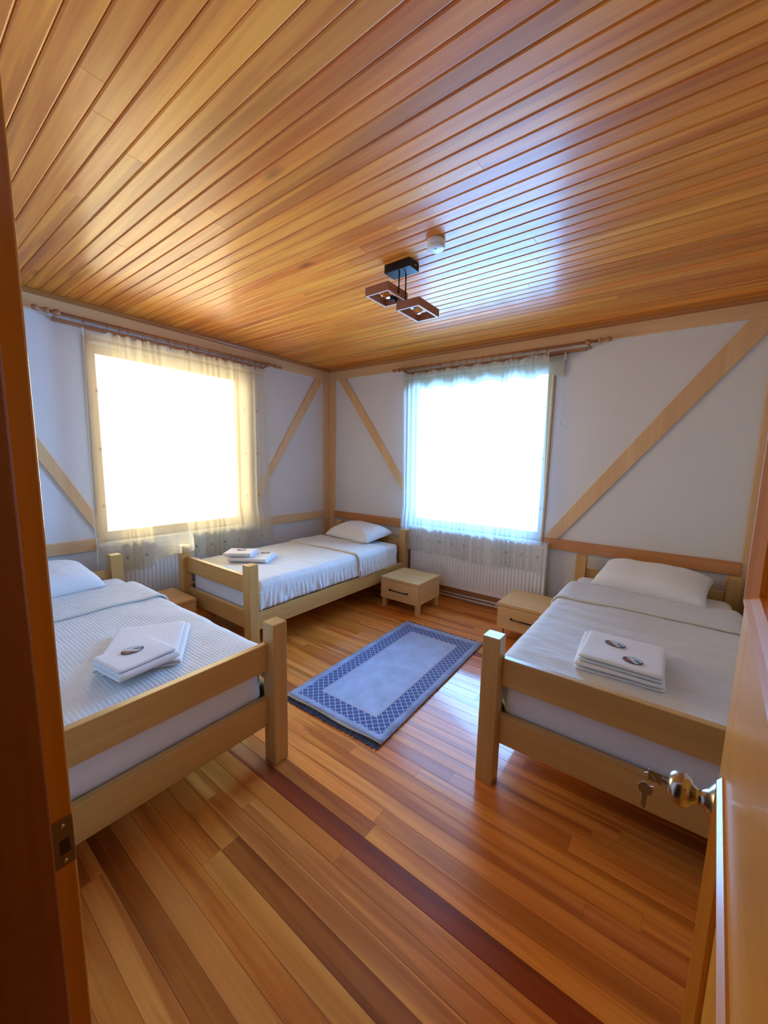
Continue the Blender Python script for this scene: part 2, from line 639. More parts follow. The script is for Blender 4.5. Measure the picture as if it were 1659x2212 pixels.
# crown moulding
CRP = [(0.0, HC), (0.048, HC), (0.048, HC - 0.008), (0.036, HC - 0.014), (0.030, HC - 0.024), (0.030, HC - 0.030), (0.026, HC - 0.033), (0.0, HC - 0.033)]
struct(prism('trim_1', CRP, 'y', YN, 0.0, CROWN['y']))
struct(prism('trim_2', [(-a, z) for a, z in CRP], 'x', 0.0, XR, CROWN['x']))

# half-timber framing on the two walls
ZB0, ZB1, ZR0, ZR1, TT = 2.45, 2.548, 0.697, 0.790, 0.022


def timber(n, name_pts, axis, depth, mat):
    o = prism('trim_%d' % n, name_pts, axis, depth[0], depth[1], mat, None, 0.002)
    return struct(o)


timber(3, [(YN, ZB0), (-0.112, ZB0), (-0.112, ZB1), (YN, ZB1)], 'x', (0, TT), TIMBER['y'])
timber(4, [(0.118, ZB0), (XR, ZB0), (XR, ZB1), (0.118, ZB1)], 'y', (-TT, 0), TIMBER['x'])
timber(5, [(-0.112, 0), (-0.001, 0), (-0.001, ZB1), (-0.112, ZB1)], 'x', (0, TT + 0.002), TIMBER['z'])
timber(6, [(TT + 0.003, 0), (0.118, 0), (0.118, ZB1), (TT + 0.003, ZB1)], 'y', (-TT - 0.002, 0), TIMBER['z'])
timber(7, [(4.106, 0), (XR, 0), (XR, ZB0), (4.106, ZB0)], 'y', (-TT, 0), TIMBER['z'])
timber(8, [(YN, ZR0), (-2.61, ZR0), (-2.61, ZR1), (YN, ZR1)], 'x', (0, TT), TIMBER['y'])
timber(9, [(-1.14, ZR0), (-0.113, ZR0), (-0.113, ZR1), (-1.14, ZR1)], 'x', (0, TT), TIMBER['y'])
timber(10, [(0.119, ZR0), (1.225, ZR0), (1.225, ZR1), (0.119, ZR1)], 'y', (-0.034, 0), RAIL['x'])
timber(11, [(2.77, ZR0), (4.105, ZR0), (4.105, ZR1), (2.77, ZR1)], 'y', (-0.034, 0), RAIL['x'])
# braces: thin boards cut to the frame
timber(12, [(-3.40, ZB0), (-3.505, ZB0), (-2.61, 0.81), (-2.61, 0.962)], 'x', (0, 0.018), TIMBER['z'])
timber(13, [(-0.250, ZB0), (-0.124, ZB0), (-1.14, 0.955), (-1.14, 1.07)], 'x', (0, 0.018), TIMBER['z'])
timber(14, [(0.168, ZB0), (0.293, ZB0), (1.225, 1.212), (1.225, 1.068)], 'y', (-0.018, 0), TIMBER['z'])
timber(15, [(2.770, ZR1), (2.880, ZR1), (4.105, 2.392), (4.105, ZB0), (3.975, ZB0), (2.770, 0.815)], 'y', (-0.018, 0), TIMBER['z'])

# skirting boards
struct(box('baseboard_back', TT, 2.05, -0.016, 0, 0, 0.125, RAIL))
struct(box('baseboard_back', 2.052, 4.1, -0.016, 0, 0, 0.125, RAIL))
struct(box('baseboard_left', 0, 0.016, YN, -0.12, 0, 0.125, RAIL))
struct(box('baseboard_right', XR - 0.016, XR, YN, -0.03, 0, 0.125, RAIL))


# ------------------------------------------------------------------ windows
def window(name, wall):
    root = struct(empty(name))
    a0, a1, z0, z1 = W1 if wall == 'left' else W2

    def part(nm, b0, b1, c0, c1, d0, d1, mat, parent=root, bev=0.003):
        # b along the wall, c = vertical, d = depth outward (positive = outside)
        if wall == 'left':
            return box(nm, -d1, -d0, b0, b1, c0, c1, mat, parent, bev)
        return box(nm, b0, b1, d0, d1, c0, c1, mat, parent, bev)
    fw = 0.036
    part('frame', a0, a0 + fw, z0, z1, 0.09, 0.15, WINW)
    part('frame', a1 - fw, a1, z0, z1, 0.09, 0.15, WINW)
    part('frame', a0 + fw, a1 - fw, z0, z0 + fw, 0.09, 0.15, WINW)
    part('frame', a0 + fw, a1 - fw, z1 - fw, z1, 0.09, 0.15, WINW)
    for s0, s1 in ((a0 + fw, a1 - fw),):
        sash = part('sash', s0, s0 + 0.032, z0 + fw, z1 - fw, 0.10, 0.14, WINW)
        for q in ((s1 - 0.032, s1, z0 + fw, z1 - fw), (s0 + 0.032, s1 - 0.032, z0 + fw, z0 + fw + 0.032), (s0 + 0.032, s1 - 0.032, z1 - fw - 0.032, z1 - fw)):
            part('sash', q[0], q[1], q[2], q[3], 0.10, 0.14, WINW)
        part('pane', s0 + 0.028, s1 - 0.028, z0 + fw + 0.028, z1 - fw - 0.028, 0.117, 0.123, GLASS, root, 0)
    cw = 0.036 if wall == 'left' else 0.020
    part('casing', a0 - cw, a0, z0 - 0.03, z1 + cw, -0.016, 0.0, WINW)
    part('casing', a1, a1 + cw, z0 - 0.03, z1 + cw, -0.016, 0.0, WINW)
    part('casing', a0, a1, z1, z1 + cw, -0.016, 0.0, WINW)
    part('sill', a0 - 0.05, a1 + 0.05, z0 - 0.028, z0, -0.05, 0.09, WHITE_PAINT)
    return root


window('window_1', 'left')
window('window_2', 'back')

# ------------------------------------------------------------------ doorway, frame and door leaf
jf = struct(empty('trim_16', (DX0, YN, 0)))
jf['label'] = 'varnished, shade-darkened door frame beside the doorway with latch strike plate'


def jbox(nm, *b, mat=JAMB_SHADE, **kw):
    b = (b[0] - DX0, b[1] - DX0, b[2] - YN, b[3] - YN, b[4], b[5])
    return box(nm, *b, mat, jf, **kw)


jbox('jamb', DX0 - 0.03, DX0, YN - 0.22, -3.5575, 0, DZ + 0.03, mat=DOORW)
jbox('door_stop', DX0, DX0 + 0.013, YN - 0.16, -3.584, 0, DZ)  # stop takes the darker tone with shade painted in
jbox('jamb', DX1, DX1 + 0.03, YN - 0.22, -3.60, 0, DZ + 0.03)
jbox('head_jamb', DX0, DX1, YN - 0.22, -3.585, DZ, DZ + 0.03)
jbox('casing', DX0 - 0.09, DX0 - 0.03, YN, -3.562, 0, DZ + 0.09, mat=DOORW)
jbox('casing', DX1 + 0.03, DX1 + 0.10, YN, -3.60, 0, DZ + 0.09)
jbox('casing', DX0 - 0.03, DX1 + 0.03, YN, -3.585, DZ + 0.03, DZ + 0.09)
jbox('casing', DX0 - 0.08, DX0 - 0.012, YN - 0.225, YN - 0.2, 0, DZ + 0.09)
sp_ = jbox('strike_plate', DX0, DX0 + 0.0022, -3.5835, -3.5585, 0.865, 0.94, mat=OLDBRASS, bev=0.0008)
sp_['label'] = 'small aged brass strike plate'
jbox('strike_hole_shade', DX0 + 0.0015, DX0 + 0.0026, -3.576, -3.564, 0.885, 0.908, mat=HOLE_SHADE, bev=0)  # solid dark slab on the plate, painted as the hole's inner shade
for zz in (0.874, 0.930):
    lathe('screw', [(0.0, 0.0031), (0.003, 0.0029), (0.0036, 0.0020)], (0.0, -3.571 - YN, zz), 'x', STEEL, jf, 10)

# leaf: local x runs from hinge (0) to free edge (LW); local y = 0 is the face towards the doorway, leaf extends to y = +0.04
HX, HY = 3.755, -3.588
FX, FY = 3.801, -2.812
LW = math.hypot(FX - HX, FY - HY)
ang = math.atan2(FY - HY, FX - HX)
door = struct(empty('door_1', (HX, HY, 0), ang))
door['label'] = 'varnished orange pine panel door standing open at the right'
T = -0.04                                # the leaf's body lies on the far side of its visible face
st, DZ0, DZ1 = 0.105, 0.012, 2.045
zl0, zl1 = 0.96, 1.262                   # lock rail
box('stile', 0, st, T, 0, DZ0, DZ1, DOORW, door)
box('stile', LW - st, LW, T, 0, DZ0, DZ1, DOORW, door)
box('rail', st, LW - st, T, 0, DZ0, 0.22, DOORW, door)
box('rail', st, LW - st, T, 0, zl0, zl1, DOORW, door)
box('rail', st, LW - st, T, 0, DZ1 - 0.12, DZ1, DOORW, door)
for z0, z1 in ((0.22, zl0), (zl1, DZ1 - 0.12)):
    bm = bmesh.new()
    a, b, c, d = st, LW - st, z0, z1
    rings = []
    for ins, dep in ((0.0, -0.014), (0.05, -0.014), (0.058, -0.010), (0.09, -0.010)):
        rings.append([bm.verts.new(p) for p in ((a + ins, dep, c + ins), (b - ins, dep, c + ins), (b - ins, dep, d - ins), (a + ins, dep, d - ins))])
    back = [bm.verts.new(p) for p in ((a, T + 0.01, c), (b, T + 0.01, c), (b, T + 0.01, d), (a, T + 0.01, d))]
    for r1, r2 in zip([back] + rings[:-1], rings):
        for i in range(4):
            bm.faces.new((r1[i], r1[(i + 1) % 4], r2[(i + 1) % 4], r2[i]))
    bm.faces.new(rings[-1])
    bm.faces.new(back[::-1])
    link_mesh('panel', bm, DOORW['z'], door)
    # applied mouldings round the panel, proud of the face
    mw = 0.020

    def mould(p0, p1, inward, mat):
        # p0, p1 in (x, z); inward unit vector in (x, z)
        bm = bmesh.new()
        prof = [(0.0, -0.016), (0.0, 0.003), (0.005, 0.009), (0.009, 0.009), (0.013, 0.003), (mw, -0.006), (mw, -0.016)]
        dx, dz = p1[0] - p0[0], p1[1] - p0[1]
        L = math.hypot(dx, dz)
        ux, uz = dx / L, dz / L
        ends = []
        for p, s in ((p0, 1), (p1, -1)):
            ends.append([bm.verts.new((p[0] + inward[0] * q + ux * s * q, h, p[1] + inward[1] * q + uz * s * q)) for q, h in prof])
        n_ = len(prof)
        bm.faces.new(ends[0])
        bm.faces.new(ends[1][::-1])
        for i in range(n_):
            bm.faces.new((ends[0][i], ends[0][(i + 1) % n_], ends[1][(i + 1) % n_], ends[1][i]))
        return link_mesh('moulding', bm, mat, door)
    o1 = 0.006
    mould((a - o1, c - o1), (b + o1, c - o1), (0, 1), DOORW['x'])
    mould((a - o1, d + o1), (b + o1, d + o1), (0, -1), DOORW['x'])
    mould((a - o1, c - o1), (a - o1, d + o1), (1, 0), DOORW['z'])
    mould((b + o1, c - o1), (b + o1, d + o1), (-1, 0), DOORW['z'])
KZ = 0.888
kx = LW - 0.058
knob = lathe('knob', [(0.0, 0.0), (0.033, 0.0), (0.034, 0.004), (0.031, 0.008), (0.020, 0.014), (0.0135, 0.022), (0.0125, 0.028), (0.016, 0.033), (0.025, 0.038),
                      (0.0285, 0.046), (0.0285, 0.054), (0.026, 0.062), (0.021, 0.068), (0.0115, 0.071), (0.0, 0.0715)], (kx, 0.0, KZ), 'y', BRASS, door, 32)
knob['label'] = 'round brushed metal knob'
box('latch_plate', LW - 0.0005, LW + 0.0015, T + 0.008, -0.008, KZ - 0.03, KZ + 0.03, STEEL, door, 0)
for zz in (0.25, 1.75):
    tube('hinge', [(-0.004, T / 2, zz), (-0.004, T / 2, zz + 0.09)], 0.006, STEEL, door, 10)

# keys hanging from the knob
wm = Matrix.Translation((HX, HY, 0)) @ Matrix.Rotation(ang, 4, 'Z')
kp = wm @ Vector((kx, 0.071, KZ))
keys = empty('door_keys', kp, ang)
tag(keys, 'small keys hanging on a ring from the metal door knob', 'keys')
bm = bmesh.new()
add_box(bm, -0.0012, 0.0012, -0.004, 0.010, -0.004, 0.004)
add_box(bm, -0.0012, 0.0012, 0.008, 0.029, -0.011, 0.011, 0.001, 1)
link_mesh('key', bm, STEEL, keys)
ring_pts = [(0.0115 * math.sin(2 * PI * i / 24), 0.024, -0.0125 + 0.0115 * math.cos(2 * PI * i / 24) - 0.0005) for i in range(24)]
tube('key_ring', [(0.004 * math.sin(2 * PI * i / 24), 0.026 + 0.0105 * math.sin(2 * PI * i / 24), -0.010 + 0.0125 * math.cos(2 * PI * i / 24)) for i in range(24)], 0.0009, STEEL, keys, 6, True)
bm = bmesh.new()
pts = [(-0.010, -0.024), (-0.006, -0.020), (0.006, -0.020), (0.012, -0.029), (0.010, -0.040), (0.0045, -0.043), (0.0040, -0.058), (0.0055, -0.061), (0.0035, -0.064), (0.0045, -0.068), (0.001, -0.072),
       (-0.0035, -0.070), (-0.0035, -0.043), (-0.010, -0.040), (-0.012, -0.030)]
A = [bm.verts.new((0.0, 0.030 + p[0], p[1])) for p in pts]
B = [bm.verts.new((0.0022, 0.030 + p[0], p[1])) for p in pts]
bm.faces.new(A)
bm.faces.new(B[::-1])
for i in range(len(pts)):
    bm.faces.new((A[i], A[(i + 1) % len(pts)], B[(i + 1) % len(pts)], B[i]))
link_mesh('key', bm, STEEL, keys)

# ------------------------------------------------------------------ radiators and pipes


def radiator(length, root):
    """local x along the wall 0..length, y from wall 0 towards room -0.10"""
    z0, z1 = 0.15, 0.745
    bm = bmesh.new()
    nr = int(length / 0.0345)
    p = (length - 0.05) / nr
    prof = [(0.006, -0.094)]
    x = 0.025
    for i in range(nr):
        prof += [(x + p * 0.10, -0.094), (x + p * 0.24, -0.102), (x + p * 0.70, -0.102), (x + p * 0.84, -0.094)]
        x += p
    prof.append((length - 0.006, -0.094))
    rows = []
    for z, k in ((z0, 0), (z0 + 0.035, 0), (z0 + 0.05, 1), (z1 - 0.05, 1), (z1 - 0.035, 0), (z1, 0)):
        rows.append([bm.verts.new((a, b if k else -0.098, z)) for a, b in prof])
    for r1, r2 in zip(rows, rows[1:]):
        for i in range(len(prof) - 1):
            bm.faces.new((r1[i], r1[i + 1], r2[i + 1], r2[i]))
    link_mesh('front_panel', bm, WHITE_PAINT, root)
    box('back_panel', 0.01, length - 0.01, -0.045, -0.035, z0, z1 - 0.01, WHITE_PAINT, root, 0.001)
    for xx in (0.0, length - 0.006):
        box('side_panel', xx, xx + 0.006, -0.098, -0.032, z0 + 0.02, z1 + 0.004, WHITE_PAINT, root, 0.001)
    bm = bmesh.new()
    add_box(bm, 0.006, length - 0.006, -0.098, -0.090, z1 - 0.004, z1 + 0.004)
    add_box(bm, 0.006, length - 0.006, -0.040, -0.032, z1 - 0.004, z1 + 0.004)
    for i in range(int(length / 0.02)):
        add_box(bm, 0.01 + i * 0.02, 0.016 + i * 0.02, -0.090, -0.040, z1 - 0.002, z1 + 0.003)
    link_mesh('top_grille', bm, WHITE_PAINT, root)
    for xx in (0.12, length - 0.12):
        box('wall_bracket', xx - 0.015, xx + 0.015, -0.035, -0.0, z0 + 0.06, z1 - 0.08, WHITE_PAINT, root, 0.001)
    for xx in (length - 0.035, length - 0.075):
        tube('riser', [(xx, -0.065, z0 + 0.002), (xx, -0.065, 0.078)], 0.008, WHITE_PAINT, root)
    return root


rad2 = radiator(1.44, empty('radiator', (1.375, 0, 0)))
tag(rad2, 'white ribbed panel radiator under the back window between two nightstands', 'radiator', 'panel radiators')
rad1 = empty('radiator', (0, -2.495, 0), PI / 2)
radiator(1.15, rad1)
tag(rad1, 'white ribbed radiator under the cream curtain of the side window', 'radiator', 'panel radiators')

pipes = empty('heating_pipes', (1.38, -0.028, 0))
tag(pipes, 'pair of white heating pipes along the floor below the back radiator', 'pipe')
for zz in (0.028, 0.064):
    tube('pipe', [(0, 0, zz), (2.64, 0, zz)], 0.010, WHITE_PAINT, pipes, 10)
for xx in (0.25, 0.98, 1.7):
    box('pipe_clip', xx, xx + 0.016, -0.013, 0.012, 0.016, 0.078, WHITE_PAINT, pipes, 0.001)

# ------------------------------------------------------------------ beds
BW, BL, PW, PH = 1.04, 2.03, 0.0787, 0.704


def make_bed(root):
    for px, py in ((0, 0), (BW - PW, 0), (0, -BL + PW), (BW - PW, -BL + PW)):
        box('post', px, px + PW, py - PW, py, 0, PH, PINE, root, 0.004)
    yf = -BL + 0.042
    box('foot_rail', PW - 0.002, BW - PW + 0.002, yf, yf + 0.033, 0.475, 0.605, PINE, root)
    box('foot_rail', PW - 0.002, BW - PW + 0.002, yf, yf + 0.033, 0.198, 0.335, PINE, root)
    box('head_rail', PW - 0.002, BW - PW + 0.002, -0.055, -0.022, 0.462, 0.592, PINE, root)
    box('head_rail', PW - 0.002, BW - PW + 0.002, -0.055, -0.022, 0.198, 0.335, PINE, root)
    for xx in (0.004, BW - 0.037):
        box('side_rail', xx, xx + 0.033, -BL + PW - 0.002, -PW + 0.002, 0.212, 0.345, PINE, root)
    box('slat_base', 0.036, BW - 0.036, -BL + 0.09, -0.09, 0.270, 0.290, BEECH, root)
    # mattress: rounded slab with a slack fitted sheet
    bm = bmesh.new()
    nx, ny = 30, 48
    x0, x1, y0, y1, z0, z1, rad = 0.040, BW - 0.040, -1.946, -0.088, 0.292, 0.551, 0.055
    bmesh.ops.create_cube(bm, size=2)
    bmesh.ops.subdivide_edges(bm, edges=list(bm.edges), cuts=23, use_grid_fill=True)
    hx, hy, hz = (x1 - x0) / 2, (y1 - y0) / 2, (z1 - z0) / 2
    for v in bm.verts:
        p = Vector((v.co.x * hx, v.co.y * hy, v.co.z * hz))
        q = Vector((max(-hx + rad, min(hx - rad, p.x)), max(-hy + rad, min(hy - rad, p.y)), max(-hz + rad, min(hz - rad, p.z))))
        d = p - q
        if d.length > 1e-6:
            p = q + d.normalized() * rad
        RC = 0.085
        cx_, cy_ = abs(p.x) - (hx - RC), abs(p.y) - (hy - RC)
        if cx_ > 0 and cy_ > 0:
            # round the corner seen from above: square to circle
            mag, hyp = max(cx_, cy_), math.hypot(cx_, cy_)
            p.x = math.copysign(hx - RC + cx_ * mag / hyp, p.x)
            p.y = math.copysign(hy - RC + cy_ * mag / hyp, p.y)
        side = 1 - abs(v.co.z)
        nz = noise.noise(Vector((p.x * 6, p.y * 6, p.z * 9)))
        if abs(p.y) > hy - 0.06 or abs(p.x) > hx - 0.06:
            dirn = Vector((d.x, d.y, 0))
            if dirn.length > 1e-6:
                p -= dirn.normalized() * (0.006 + 0.008 * nz) * max(side, 0)
        v.co = p + Vector(((x0 + x1) / 2, (y0 + y1) / 2, (z0 + z1) / 2))
    mt = link_mesh('mattress', bm, SHEET, root, True)
    mt['label'] = 'white sheeted mattress'
    return root


BEDS = [((0.256, -3.607, 0), PI / 2), ((0.317, -0.116, 0), 0.0), ((3.068, -0.090, 0), 0.0)]
bed_a = make_bed(empty('single_bed', BEDS[0][0], BEDS[0][1]))
bed_b = copy_tree(bed_a)
bed_c = copy_tree(bed_a)
for b_, (l_, r_) in zip((bed_b, bed_c), BEDS[1:]):
    b_.location = l_
    b_.rotation_euler = (0, 0, r_)
tag(bed_a, 'pine single bed with its headboard under the side window wall, near the door frame', 'bed', 'pine single beds')
tag(bed_b, 'pine single bed in the corner between the two windows', 'bed', 'pine single beds')
tag(bed_c, 'pine single bed beside the open door, under the long slanting brace', 'bed', 'pine single beds')


def drape(off, y_start, y_end, hem, seed, ripple=0.016, foot=True, ny=60, fold_hem=None, crumple=0.003):
    """cloth over the mattress in bed coordinates; returns a bmesh grid"""
    top = 0.554 + off
    xl, xr = 0.026 - off, BW - 0.026 + off
    r = 0.06
    bm = bmesh.new()
    rows = []
    for j in range(ny + 1):
        v = j / ny
        yy = y_start + (y_end - y_start) * v
        row = []
        hz = hem + 0.012 * noise.noise(Vector((yy * 3, seed, 0))) - (fold_hem or 0)
        prof = []
        nd = 9
        for i in range(nd):                         # left drop, hem upwards
            s = i / nd
            prof.append((xl - 0.004 * (1 - s), hz + (top - r - hz) * s, 1 - s))
        for i in range(7):
            a = PI / 2 * i / 6
            prof.append((xl + r - r * math.cos(a), top - r + r * math.sin(a), 0.0))
        nt = 34
        for i in range(1, nt):
            prof.append((xl + r + (xr - xl - 2 * r) * i / nt, top, 0.0))
        for i in range(7):
            a = PI / 2 * i / 6
            prof.append((xr - r + r * math.sin(a), top - r + r * math.cos(a), 0.0))
        for i in range(nd):
            s = (i + 1) / nd
            prof.append((xr + 0.004 * s, top - r + (hz - top + r) * s, s))
        for x, z, s in prof:
            q = Vector((x * 5, yy * 5, seed * 3.1))
            dz = 0.006 * noise.noise(q) + 0.003 * noise.noise(q * 3.3) + crumple * noise.noise(Vector((x * 1.6, yy * 13 + 0.6 * math.sin(x * 3), seed)))
            dx = 0.0
            if s > 0:
                wv = ripple * s * (math.sin(yy * 66 + 3 * noise.noise(Vector((yy * 4, z * 4, seed)))) * 0.7 + noise.noise(Vector((yy * 42, z * 9, seed))) * 1.3)
                dx = (abs(wv) * 0.9 + 0.001) * (1 if x > 0.5 else -1)
                dz *= 0.3
            e = 0.0
            if foot:
                dd = yy - y_end
                if dd < 0.05:
                    e = (0.05 - dd) ** 2 / 0.05 * 0.9
            row.append(bm.verts.new((x + dx, yy, z + dz - (e if s == 0 else e * 0.2))))
        rows.append(row)
    for r1, r2 in zip(rows, rows[1:]):
        for i in range(len(r1) - 1):
            bm.faces.new((r1[i], r1[i + 1], r2[i + 1], r2[i]))
    return bm


def solid(o, th, off=1.0):
    md = o.modifiers.new('thickness', 'SOLIDIFY')
    md.thickness = th
    md.offset = off
    return o


def make_spread(loc, rz, mat, seed, label):
    root = empty('bedspread', loc, rz)
    c = link_mesh('cover', drape(0.003, -0.40, -1.940, 0.362, seed, ny=150, crumple=0.006 if seed == 3 else 0.003), mat, root, True)
    solid(c, 0.005)
    f = link_mesh('turned_down_fold', drape(0.0115, -0.41, -0.83, 0.345, seed, ripple=0.016, foot=False, ny=44, crumple=0.001), mat, root, True)
    solid(f, 0.008)
    pts = []
    top = 0.554 + 0.0115
    xl, xr, r = 0.026 - 0.0115, BW - 0.026 + 0.0115, 0.06
    for i in range(5):
        pts.append((xl - 0.008, -0.832, 0.35 + (top - r - 0.35) * i / 5))
    for i in range(7):
        a = PI / 2 * i / 6
        pts.append((xl + r - (r + 0.004) * math.cos(a), -0.832, top - r + (r + 0.004) * math.sin(a)))
    for i in range(1, 20):
        xx = xl + r + (xr - xl - 2 * r) * i / 20
        pts.append((xx, -0.832 + 0.004 * math.sin(xx * 9 + seed), top + 0.005 + 0.006 * noise.noise(Vector((xx * 5, -0.83 * 5, seed * 3.1)))))
    for i in range(7):
        a = PI / 2 * i / 6
        pts.append((xr - r + (r + 0.004) * math.sin(a), -0.832, top - r + (r + 0.004) * math.cos(a)))
    for i in range(5):
        pts.append((xr + 0.010, -0.832, top - r + (0.335 - top + r) * (i + 1) / 5))
    tube('hem', pts, 0.0085, PIPING, root, 8)
    return tag(root, label, 'bedspread', 'bedspreads')


make_spread(*BEDS[0], COVER_STRIPED, 1, 'white ribbed bedspread with turned-down fold on the bed near the door frame')
make_spread(*BEDS[1], COVER_STRIPED, 2, 'white bedspread with rippled hanging edge on the corner bed')
make_spread(*BEDS[2], COVER_PLAIN, 3, 'pale creased bedspread with cream hem on the bed beside the open door')


def pillow_mesh(name, w, d, h, seed):
    bm = bmesh.new()
    n = 36
    top, bot = [], []
    for j in range(n + 1):
        tr_, br_ = [], []
        for i in range(n + 1):
            u, v = i / n * 2 - 1, j / n * 2 - 1
            pin = 1 - 0.10 * (1 - abs(u) ** 2) * abs(v) ** 6 * 0.6
            # pinched corners, slightly waisted sides
            x = u * w / 2 * (1 - 0.055 * (1 - v * v) * abs(u) ** 3 + 0.0)
            y = v * d / 2 * (1 - 0.075 * (1 - u * u) * abs(v) ** 3)
            e = (max(0, 1 - abs(u) ** 3.2) * max(0, 1 - abs(v) ** 2.9)) ** 0.44
            z = h * e
            wr = noise.noise(Vector((x * 7, y * 9, seed))) * 0.012 + noise.noise(Vector((x * 22, y * 22, seed + 5))) * 0.003
            zt = z * 0.78 + wr * e
            zb = -z * 0.22
            tr_.append(bm.verts.new((x, y, zt)))
            br_.append(tr_[-1] if i in (0, n) or j in (0, n) else bm.verts.new((x, y, zb)))
        top.append(tr_)
        bot.append(br_)
    for j in range(n):
        for i in range(n):
            bm.faces.new((top[j][i], top[j][i + 1], top[j + 1][i + 1], top[j + 1][i]))
            q = (bot[j][i], bot[j + 1][i], bot[j + 1][i + 1], bot[j][i + 1])
            if len(set(q)) == 4 and set(q) != {top[j][i], top[j][i + 1], top[j + 1][i + 1], top[j + 1][i]}:
                try:
                    bm.faces.new(q)
                except ValueError:
                    pass
    return link_mesh(name, bm, PILLOWC, None, True)


for (px, py, rz, tilt, lab, sd) in (
        (0.485, -3.135, PI / 2 + 0.06, 0.16, 'white pillow on the ribbed bedspread near the door frame', 1),
        (0.815, -0.345, -0.10, 0.14, 'white pillow at the head of the corner bed', 2),
        (3.600, -0.330, -0.12, 0.20, 'plump white pillow on the bed beside the open door', 3)):
    p = pillow_mesh('pillow', 0.685, 0.43, 0.155, sd)
    p.rotation_euler = Matrix.Rotation(rz, 3, 'Z').to_4x4().to_euler()
    p.rotation_euler = (Matrix.Rotation(rz, 4, 'Z') @ Matrix.Rotation(tilt, 4, 'X')).to_euler()
    p.location = (px, py, 0.615)
    tag(p, lab, 'pillow', 'pillows')

# ------------------------------------------------------------------ towels


def towel_mesh(name, w, d, layers, t=0.011, seed=0):
    """folded towel: a ribbon folded over and over, extruded along its width (local x); folds at local +-y, resting on z=0"""
    path = []
    pitch_ = t * 1.12
    for k in range(layers):
        z = t / 2 + k * pitch_
        ya, yb = (-d / 2, d / 2) if k % 2 == 0 else (d / 2, -d / 2)
        if k == 0:
            ya = ya * 0.93
        if k == layers - 1:
            yb = yb * 0.95
        for i in range(9):
            path.append(Vector((0, ya + (yb - ya) * i / 8, z)))
        if k < layers - 1:
            s = 1 if yb > 0 else -1
            for a in (30, 60, 90, 120, 150):
                ra = math.radians(a)
                path.append(Vector((0, yb + s * pitch_ / 2 * 1.1 * math.sin(ra), z + pitch_ / 2 * (1 - math.cos(ra)))))
    bm = bmesh.new()
    nw = 14
    A, B = [], []
    for i in range(nw + 1):
        x = -w / 2 + w * i / nw
        ra, rb = [], []
        for j, p in enumerate(path):
            dv = path[min(j + 1, len(path) - 1)] - path[max(j - 1, 0)]
            nrm = Vector((0, -dv.z, dv.y)).normalized()
            q = Vector((x * 9, p.y * 9, p.z * 20 + seed))
            lift = noise.noise(q) * 0.004 * (p.z / (layers * pitch_))
            sk = 0.006 * noise.noise(Vector((p.z * 90, seed, 0)))
            ra.append(bm.verts.new(Vector((x + sk, p.y, p.z + lift)) + nrm * t / 2))
            rb.append(bm.verts.new(Vector((x + sk, p.y, p.z + lift)) - nrm * t / 2))
        A.append(ra)
        B.append(rb)
    m_ = len(path)
    for i in range(nw):
        for j in range(m_ - 1):
            bm.faces.new((A[i][j], A[i][j + 1], A[i + 1][j + 1], A[i + 1][j]))
            bm.faces.new((B[i][j], B[i + 1][j], B[i + 1][j + 1], B[i][j + 1]))
        bm.faces.new((A[i][0], A[i + 1][0], B[i + 1][0], B[i][0]))
        bm.faces.new((A[i][-1], B[i][-1], B[i + 1][-1], A[i + 1][-1]))
    for e in (0, nw):
        for j in range(m_ - 1):
            bm.faces.new((A[e][j], B[e][j], B[e][j + 1], A[e][j + 1]))
    o = link_mesh(name, bm, TOWEL, None, True)
    md = o.modifiers.new('soft', 'SUBSURF')
    md.levels = md.render_levels = 1
    return o, layers * pitch_


EMB = [plain('emblem_navy', (0.030, 0.050, 0.085), 0.8), plain('emblem_green', (0.09, 0.15, 0.12), 0.8), plain('emblem_white', (0.78, 0.78, 0.80), 0.8),
       plain('emblem_brown', (0.16, 0.06, 0.035), 0.8), plain('emblem_red', (0.42, 0.07, 0.03), 0.8), plain('emblem_sky', (0.42, 0.52, 0.62), 0.8)]


def emblem(parent, a, b, loc, rz):
    """embroidered oval badge: mountain scene above, dark ground with a red roof below, a white lettered band across"""
    bm = bmesh.new()
    n = 44
    grid = {}
    fs = []
    for i in range(n):
        for j in range(n):
            u, v = (i + 0.5) / n * 2 - 1, (j + 0.5) / n * 2 - 1
            if u * u + v * v > 1:
                continue
            q = []
            for di, dj in ((0, 0), (1, 0), (1, 1), (0, 1)):
                k = (i + di, j + dj)
                if k not in grid:
                    gu, gv = k[0] / n * 2 - 1, k[1] / n * 2 - 1
                    rr = math.hypot(gu, gv)
                    if rr > 1:
                        gu, gv = gu / rr, gv / rr
                    grid[k] = bm.verts.new((gu * a, gv * b, 0))
                q.append(grid[k])
            f = bm.faces.new(q)
            s = 0.80 * u + 0.60 * v
            if u * u + v * v > 0.88:
                mi = 0
            elif -0.26 < s < 0.16:
                mi = 2
                if -0.12 < s < 0.02 and (i + j) % 3:
                    mi = 0
            elif s >= 0.16:
                ridge = 0.10 + 0.45 * abs(math.sin(u * 3.2 + 0.7))
                mi = 1 if v < ridge - 0.16 else 2 if v < ridge else 5
            else:
                mi = 0 if v > 0.25 else 3
                if -0.62 < v < 0.10 and abs(u + 0.52) < 0.28 * (0.25 - v):
                    mi = 4
            fs.append((f, mi))
    for f, mi in fs:
        f.material_index = mi
    ex = bmesh.ops.extrude_face_region(bm, geom=[f for f, _ in fs])
    for v in [g for g in ex['geom'] if isinstance(g, bmesh.types.BMVert)]:
        v.co.z += 0.0016
    o = link_mesh('emblem', bm, EMB, parent)
    o.location = loc
    o.rotation_euler = (0, 0, rz)
    o['label'] = 'embroidered oval emblem'
    return o


ZC = 0.563


